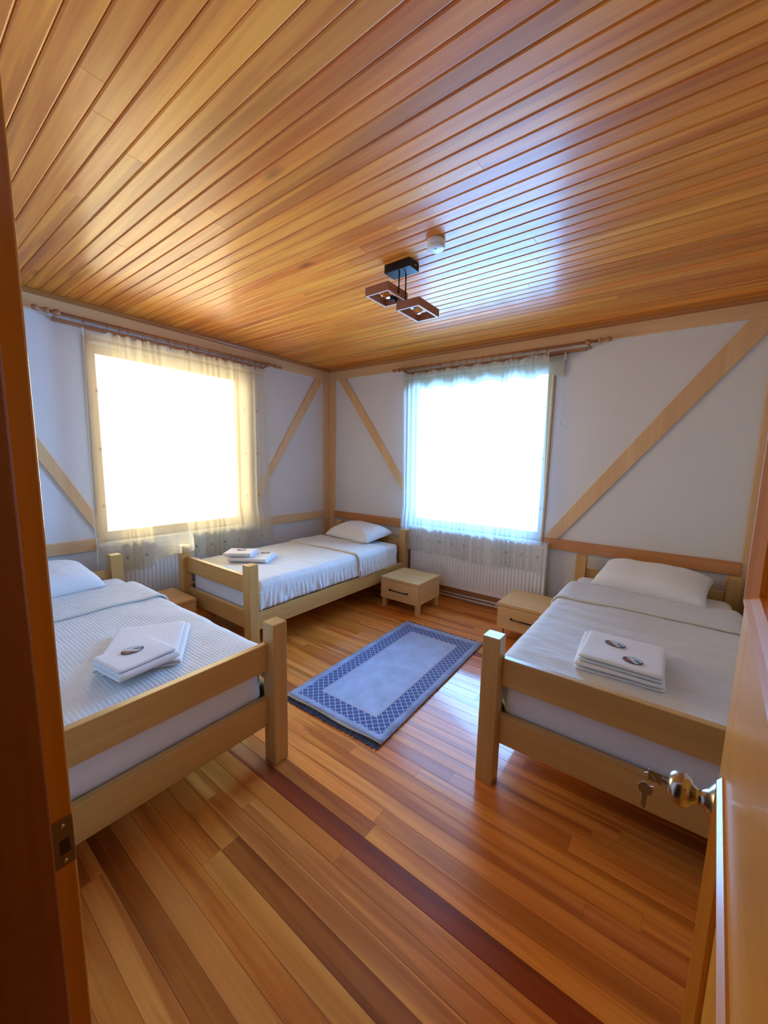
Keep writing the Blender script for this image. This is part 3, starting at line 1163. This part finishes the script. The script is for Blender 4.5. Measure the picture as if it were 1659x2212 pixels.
def place_towel(nm, w, d, layers, x, y, z, rz, label, seed, emb=None, t=0.011):
    o, h = towel_mesh(nm, w, d, layers, t, seed)
    o.location = (x, y, z)
    o.rotation_euler = (0, 0, rz)
    tag(o, label, 'towel', 'folded towels')
    if emb:
        ex, ey, a, b, er = emb
        emblem(o, a, b, (ex, ey, h + t * 0.05), er)
    return h


# near bed: bath towel askew below, hand towel on top
h = place_towel('bath_towel', 0.42, 0.30, 3, 1.785, -2.975, ZC, math.radians(-31.5), 'larger folded towel lying askew under the hand towel on the ribbed bedspread', 1)
place_towel('hand_towel', 0.235, 0.205, 4, 1.965, -3.085, ZC + h - 0.002, math.radians(97), 'folded hand towel with oval emblem on top of the askew towel near the door frame', 2, (0.0, 0.035, 0.042, 0.030, -0.12))
# corner bed
h = place_towel('bath_towel', 0.34, 0.27, 3, 0.735, -1.690, ZC, math.radians(34), 'lower folded towel on the corner bed', 3, (0.085, 0.085, 0.040, 0.026, 0.2), 0.012)
place_towel('hand_towel', 0.24, 0.20, 3, 0.655, -1.755, ZC + h - 0.002, math.radians(38), 'upper folded towel with oval emblem on the corner bed', 4, (0.0, 0.02, 0.042, 0.030, 0.05), 0.012)
# bed beside the door
h = place_towel('bath_towel', 0.335, 0.40, 2, 3.555, -1.700, ZC, math.radians(3), 'lower rolled-edge towel of the stack on the bed beside the door', 5, None, 0.0165)
place_towel('hand_towel', 0.315, 0.325, 2, 3.565, -1.722, ZC + h - 0.002, math.radians(0), 'upper towel with two oval emblems on the bed beside the door', 6, (0.045, -0.075, 0.037, 0.030, -0.10), 0.0155)
tw = [o for o in COL.objects if o.name.startswith('hand_towel')][-1]
emblem(tw, 0.042, 0.028, (-0.035, 0.055, tw.children[0].location.z), -0.2)

# ------------------------------------------------------------------ nightstands


def make_nightstand(root, w=0.44, d=0.41):
    """front faces local -y; x 0..w; y 0..-d"""
    h = 0.314
    box('top', -0.003, w + 0.003, -d - 0.003, 0, h - 0.026, h, BEECH, root, 0.002)
    zb = 0.098
    for xx in (0.0, w - 0.018):
        box('side_panel', xx, xx + 0.018, -d + 0.018, -0.002, zb, h - 0.026, BEECH, root, 0.0015)
    box('back_panel', 0.018, w - 0.018, -0.014, -0.002, zb, h - 0.026, BEECH, root, 0.001)
    box('bottom_panel', 0.018, w - 0.018, -d + 0.018, -0.014, zb, zb + 0.016, BEECH, root, 0.001)
    dr = box('drawer', 0.001, w - 0.001, -d, -d + 0.0175, zb, h - 0.030, BEECH, root, 0.002)
    bm = bmesh.new()
    hz, hw = 0.197, 0.105
    cx = w / 2
    add_tube(bm, [(cx - hw, -d - 0.020, hz), (cx + hw, -d - 0.020, hz)], 0.0055, 10)
    for s in (-1, 1):
        add_tube(bm, [(cx + s * (hw - 0.004), -d + 0.001, hz), (cx + s * (hw - 0.004), -d - 0.022, hz)], 0.0075, 10)
    hd = link_mesh('handle', bm, BLACK, dr, True)
    hd['label'] = 'black bar handle'
    for xx in (0.006, w - 0.046):
        for yy in (-0.006, -d + 0.062):
            box('leg', xx, xx + 0.040, yy - 0.040, yy, 0, zb + 0.001, BEECH, root, 0.002)
    return root


ns1 = make_nightstand(empty('nightstand', (1.411, -0.275, 0)))
tag(ns1, 'low beech nightstand beside the corner bed in front of the radiator', 'nightstand', 'nightstands')
ns2 = copy_tree(ns1)
ns2.location = (2.595, -0.226, 0)
tag(ns2, 'low beech nightstand half hidden by the bed beside the door', 'nightstand', 'nightstands')
ns3 = copy_tree(ns1)
ns3.location = (0.235, -2.563, 0)
ns3.rotation_euler = (0, 0, PI / 2)
ns3.scale = (0.9, 1, 1)
tag(ns3, 'beech nightstand wedged between two beds under the side window', 'nightstand', 'nightstands')

# ------------------------------------------------------------------ rug
rug = empty('rug', (2.222, -1.545, 0.0), 0.030)
tag(rug, 'blue and grey rug with lattice border lying on the plank floor', 'rug')
bm = bmesh.new()
nx, ny = 18, 36
for_z = {}
gridt = []
for j in range(ny + 1):
    row = []
    for i in range(nx + 1):
        x, yv = -0.36 + 0.72 * i / nx, -0.70 + 1.40 * j / ny
        cx = 1 + 0.012 * math.sin(yv * 4)
        z = 0.007 + 0.0012 * noise.noise(Vector((x * 6, yv * 6, 2)))
        if yv < -0.66:
            z += 0.010 * max(0, noise.noise(Vector((x * 7, 3.3, 1)))) * (-0.66 - yv) / 0.04
        row.append(bm.verts.new((x, yv + (0.008 * noise.noise(Vector((x * 5, 0, 9))) if j == 0 else 0), z)))
    gridt.append(row)
for j in range(ny):
    for i in range(nx):
        bm.faces.new((gridt[j][i], gridt[j][i + 1], gridt[j + 1][i + 1], gridt[j + 1][i]))
rp = link_mesh('rug_pile', bm, RUG, rug, True)
solid(rp, 0.006, -1.0)
for s in (-1, 1):
    bm = bmesh.new()
    rr = random.Random(3 + s)
    for i in range(230):
        x = -0.358 + 0.716 * i / 229 + rr.uniform(-0.001, 0.001)
        L = rr.uniform(0.026, 0.042)
        dx = rr.uniform(-0.006, 0.006)
        y0_ = s * 0.696
        z = rr.uniform(0.003, 0.006)
        a = [bm.verts.new(p) for p in ((x - 0.0018, y0_, 0.007), (x + 0.0018, y0_, 0.007), (x, y0_, 0.002))]
        b = [bm.verts.new(p) for p in ((x - 0.0016 + dx, y0_ + s * L, z), (x + 0.0016 + dx, y0_ + s * L, z), (x + dx, y0_ + s * L, 0.001))]
        bm.faces.new(a)
        bm.faces.new(b)
        for k in range(3):
            bm.faces.new((a[k], a[(k + 1) % 3], b[(k + 1) % 3], b[k]))
    link_mesh('fringe', bm, CHARCOAL, rug, kind='stuff', label='dark fringe')

# ------------------------------------------------------------------ curtains


def curtain(name, a0, a1, wall, mat, hem_f, top_f, off_f, folds, amp, seed, label, phase=0.0):
    """a along the wall; off = distance from the wall; v measured up from z=0.5"""
    bm = bmesh.new()
    uvl = bm.loops.layers.uv.new('UVMap')
    nx, nz = 420, 70
    rows = []
    uvs = {}
    wob = [0.0]
    for j in range(nz + 1):
        s = j / nz
        row = []
        for i in range(nx + 1):
            u = i / nx
            a = a0(s) + (a1(s) - a0(s)) * u
            zt, zh = top_f(u), hem_f(u, a)
            z = zt + (zh - zt) * s
            ph = folds * 2 * PI * (u + 0.025 * math.sin(u * 17 + seed) + 0.012 * math.sin(u * 41)) + phase
            fa = amp * (0.85 + 0.25 * s) * (0.75 + 0.5 * noise.noise(Vector((u * 6, seed, s * 1.3))))
            f = math.sin(ph) + 0.25 * math.sin(2.3 * ph + s * 2.0)
            d = off_f(a, z) + fa * f
            p = (d, a, z) if wall == 'left' else (a + 0.006 * math.cos(ph) * s, -d, z)
            v_ = bm.verts.new(p)
            uvs[v_] = (u * abs(a1(0) - a0(0)) * 1.35, z - 0.5)
            row.append(v_)
        rows.append(row)
    for r1, r2 in zip(rows, rows[1:]):
        for i in range(nx):
            bm.faces.new((r1[i], r1[i + 1], r2[i + 1], r2[i]))
    bm.verts.ensure_lookup_table()
    for f in bm.faces:
        for lp in f.loops:
            lp[uvl].uv = uvs[lp.vert]
    o = link_mesh(name, bm, mat, None, True)
    return tag(o, label, 'curtain')


def hem1(u, a):
    z = 0.515 + 0.018 * math.sin(a * 9) + 0.07 * smoothstep(-2.50, -2.66, a)
    z += 0.03 * smoothstep(-1.5, -1.05, a)
    g = smoothstep(0.19, 0.075, abs(a + 2.11))
    return z + (0.652 - z) * g


def off1(a, z):
    d = 0.100 + 0.035 * smoothstep(1.0, 0.74, z)
    g = smoothstep(0.17, 0.065, abs(a + 2.11))
    return d + g * (0.415 - d) * smoothstep(1.05, 0.735, z)


def top1(u):
    z = 2.385
    if u < 0.105:
        z -= 0.030 * math.sin(PI * u / 0.105)
    return z + 0.006 * math.sin(u * 70)


curtain('net_curtain', lambda s: -2.645 - 0.03 * s, lambda s: -1.030 + 0.01 * s, 'left', SHEER_CREAM, hem1, top1, off1, 19, 0.020, 2.0,
        'cream embroidered net curtain gathered across the side window')
curtain('net_curtain', lambda s: 1.215 + 0.05 * s, lambda s: 2.715 + 0.055 * s, 'back', SHEER_WHITE,
        lambda u, a: 0.475 + 0.012 * math.sin(a * 8) + 0.035 * smoothstep(1.6, 1.25, a),
        lambda u: 2.378 + 0.008 * math.sin(u * 58) + 0.012 * smoothstep(0.85, 0.93, u),
        lambda a, z: 0.100 + 0.035 * smoothstep(1.0, 0.74, z), 21, 0.017, 5.0,
        'white net curtain hanging at the back window above the radiator')

# ------------------------------------------------------------------ curtain rods


def rod(root, length, rings, axis='x'):
    """local x along the rod; wall at local y = +0.10; rod at y = 0, z = 0"""
    tube('rod', [(0.0, 0, 0), (length, 0, 0)], 0.0115, RODW['x'], root, 14)
    box('backing_board', 0.04, length - 0.10, 0.074, 0.099, -0.042, -0.016, RODW, root)
    prof = [(0.0115, -0.004), (0.018, 0.0), (0.020, 0.012), (0.014, 0.026), (0.011, 0.034), (0.011, 0.052), (0.017, 0.060), (0.019, 0.072), (0.017, 0.084), (0.008, 0.092), (0.0, 0.093)]
    lathe('finial', prof, (0.0, 0, 0), 'x', RODW['x'], root, 18, -1)
    lathe('finial', prof, (length, 0, 0), 'x', RODW['x'], root, 18, 1)
    for xx in (0.045, length - 0.075):
        br = lathe('bracket', [(0.0, -0.024), (0.014, -0.021), (0.022, -0.008), (0.022, 0.008), (0.014, 0.021), (0.0, 0.024)], (xx, 0, 0), 'x', RODW['x'], root, 18)
        tube('bracket_arm', [(xx, 0.005, -0.004), (xx, 0.098, -0.022)], 0.010, RODW['y'], br, 10)
    first = None
    for r in rings:
        if first is None:
            first = tube('ring', [(0.0, 0.0185 * math.sin(2 * PI * k / 20), -0.005 + 0.0185 * math.cos(2 * PI * k / 20)) for k in range(20)], 0.0028, RODW['z'], root, 6, True)
            tube('hook', [(0, 0, -0.0235), (0.001, 0.001, -0.034), (0, 0, -0.044)], 0.0014, STEEL, first, 5)
            q = first
        else:
            q = copy_tree(first, root)
        q.location.x = r
        q.rotation_euler.z = R0.uniform(-0.25, 0.25)
    return root


r2 = rod(empty('curtain_rod', (1.165, -0.100, 2.432)), 1.92, [x - 1.165 for x in (1.218, 1.266, 1.314, 1.366, 1.412, 1.468, 1.551, 1.664, 1.799, 1.884, 1.952, 2.048, 2.113, 2.207, 2.282, 2.397, 2.5, 2.591, 2.618, 2.694)])
tag(r2, 'turned wooden curtain rod with rings over the back window', 'curtain rod', 'wooden curtain rods')
r1 = rod(empty('curtain_rod', (0.100, -2.83, 2.440), PI / 2), 1.90, [x + 2.83 for x in (-2.628, -2.483, -2.396, -2.338, -2.231, -2.125, -2.032, -1.97, -1.862, -1.778, -1.66, -1.448, -1.388, -1.321, -1.242, -1.171, -1.10, -1.05)])
tag(r1, 'turned wooden curtain rod with rings over the side window', 'curtain rod', 'wooden curtain rods')

# ------------------------------------------------------------------ roller blind
rb = empty('roller_blind', (1.20, -0.046, 2.358))
tag(rb, 'cream roller blind rolled up behind the white net curtain', 'roller blind')
LB = 1.632
lathe('roller_tube', [(0.0, 0.0), (0.020, 0.0), (0.020, LB), (0.0, LB)], (0, 0, 0), 'x', BLIND, rb, 18)
for xx in (-0.004, LB):
    box('end_bracket', xx, xx + 0.004, -0.026, 0.045, -0.028, 0.028, WHITE_PLASTIC, rb, 0.001)
bm = bmesh.new()
top_, bot_ = [], []
nn = 160
for i in range(nn + 1):
    x = 0.006 + (LB - 0.012) * i / nn
    top_.append(bm.verts.new((x, 0.019, 0.004)))
    bot_.append(bm.verts.new((x, 0.019, -0.135 + 0.022 * math.cos((LB - x) / 0.26 * 2 * PI + 2.6))))
for i in range(nn):
    bm.faces.new((top_[i], top_[i + 1], bot_[i + 1], bot_[i]))
bf = link_mesh('blind_fabric', bm, BLIND, rb)
solid(bf, 0.0012, 0)
tube('pull_chain', [(LB + 0.002, -0.012, 0.0), (LB + 0.002, -0.014, -0.55)], 0.0014, WHITE_PLASTIC, rb, 6)
lathe('chain_weight', [(0.0, -0.016), (0.006, -0.012), (0.007, 0.0), (0.005, 0.010), (0.0, 0.013)], (LB + 0.002, -0.014, -0.56), 'z', WHITE_PLASTIC, rb, 10)

# ------------------------------------------------------------------ ceiling lamp and smoke detector
lamp = empty('ceiling_lamp', (2.30, -1.72, HC))
tag(lamp, 'ceiling lamp of two wooden box frames on a black mount', 'lamp')


def lz(z):
    return z - HC


box('mount', -0.088, 0.088, -0.050, 0.050, -0.046, 0.0, BLACK, lamp, 0.003)
lathe('screw', [(0.0, 0.0015), (0.004, 0.001), (0.005, -0.001)], (0.088, 0.012, -0.02), 'x', STEEL, lamp, 10)
tube('rod', [(0.006, -0.031, -0.045), (0.006, -0.031, lz(2.412))], 0.0042, BLACK, lamp, 10)
tube('rod', [(0.014, 0.026, -0.045), (0.014, 0.026, lz(2.345))], 0.0042, BLACK, lamp, 10)

t = NT('bulb_glass')
tr, gl, mx = t.new('ShaderNodeBsdfTransparent'), t.new('ShaderNodeBsdfGlossy'), t.new('ShaderNodeMixShader')
tr.inputs[0].default_value = (0.80, 0.55, 0.28, 1)
gl.inputs['Roughness'].default_value = 0.03
lw = t.new('ShaderNodeLayerWeight')
lw.inputs[0].default_value = 0.35
t.link(lw.outputs['Facing'], mx.inputs[0])
t.link(tr.outputs[0], mx.inputs[1])
t.link(gl.outputs[0], mx.inputs[2])
t.link(mx.outputs[0], t.out.inputs[0])
BULB = t.m


def lamp_frame(x0, x1, y0, y1, z0, z1, bulb_dir, th=0.012):
    bm = bmesh.new()
    o = [(x0, y0), (x1, y0), (x1, y1), (x0, y1)]
    i_ = [(x0 + th, y0 + th), (x1 - th, y0 + th), (x1 - th, y1 - th), (x0 + th, y1 - th)]
    V = {}
    for nm, ring in (('o', o), ('i', i_)):
        for z in (z0, z1):
            V[nm, z] = [bm.verts.new((p[0], p[1], z)) for p in ring]
    lowf = []
    for k in range(4):
        j = (k + 1) % 4
        bm.faces.new((V['o', z0][k], V['o', z0][j], V['o', z1][j], V['o', z1][k]))
        bm.faces.new((V['i', z0][j], V['i', z0][k], V['i', z1][k], V['i', z1][j]))
        f = bm.faces.new((V['o', z0][k], V['i', z0][k], V['i', z0][j], V['o', z0][j]))
        f.material_index = 1
        bm.faces.new((V['o', z1][k], V['o', z1][j], V['i', z1][j], V['i', z1][k]))
    fr_ = link_mesh('box_frame', bm, [LAMPW['y'], LAMPEDGE], lamp)
    zc = (z0 + z1) / 2
    xc = (x0 + x1) / 2
    ye = y1 - th if bulb_dir < 0 else y0 + th
    s = bulb_dir
    lathe('socket', [(0.0, 0.0), (0.015, 0.0), (0.016, 0.012), (0.0155, 0.044), (0.013, 0.048), (0.0, 0.048)], (xc, ye, zc), 'y', SOCKET, fr_, 18, s)
    lathe('bulb', [(0.011, 0.046), (0.013, 0.056), (0.020, 0.072), (0.0255, 0.090), (0.0265, 0.102), (0.024, 0.116), (0.016, 0.126), (0.006, 0.130), (0.0, 0.1305)], (xc, ye, zc), 'y', BULB, fr_, 20, s)
    bm = bmesh.new()
    for a in range(5):
        an = 2 * PI * a / 5
        c, sn = math.cos(an), math.sin(an)
        add_tube(bm, [(xc + 0.005 * c, ye + s * 0.055, zc + 0.005 * sn), (xc + 0.011 * c, ye + s * 0.082, zc + 0.011 * sn), (xc + 0.007 * c, ye + s * 0.110, zc + 0.007 * sn)], 0.0016, 5)
    link_mesh('filament', bm, FILAMENT, fr_, True)


LAMPEDGE = plain('lamp_edge', (0.62, 0.45, 0.38), 0.5)
lamp_frame(2.138 - 2.30, 2.303 - 2.30, -1.850 + 1.72, -1.655 + 1.72, lz(2.400), lz(2.448), -1)
lamp_frame(2.270 - 2.30, 2.425 - 2.30, -1.722 + 1.72, -1.487 + 1.72, lz(2.335), lz(2.381), 1)

sd = empty('smoke_detector', (2.585, -1.825, HC))
tag(sd, 'round white smoke detector on the boarded ceiling', 'smoke detector')
lathe('base', [(0.0, 0.0), (0.046, 0.0), (0.048, -0.004), (0.048, -0.024), (0.0465, -0.027), (0.0, -0.027)], (0, 0, 0), 'z', WHITE_PLASTIC, sd, 36)
lathe('cover', [(0.0, -0.027), (0.044, -0.027), (0.046, -0.030), (0.045, -0.040), (0.040, -0.044), (0.0, -0.045)], (0, 0, 0), 'z', WHITE_PLASTIC, sd, 36)
lathe('test_button', [(0.0, -0.0465), (0.004, -0.046), (0.0045, -0.0445)], (0.006, -0.012, 0), 'z', BLACK, sd, 12)
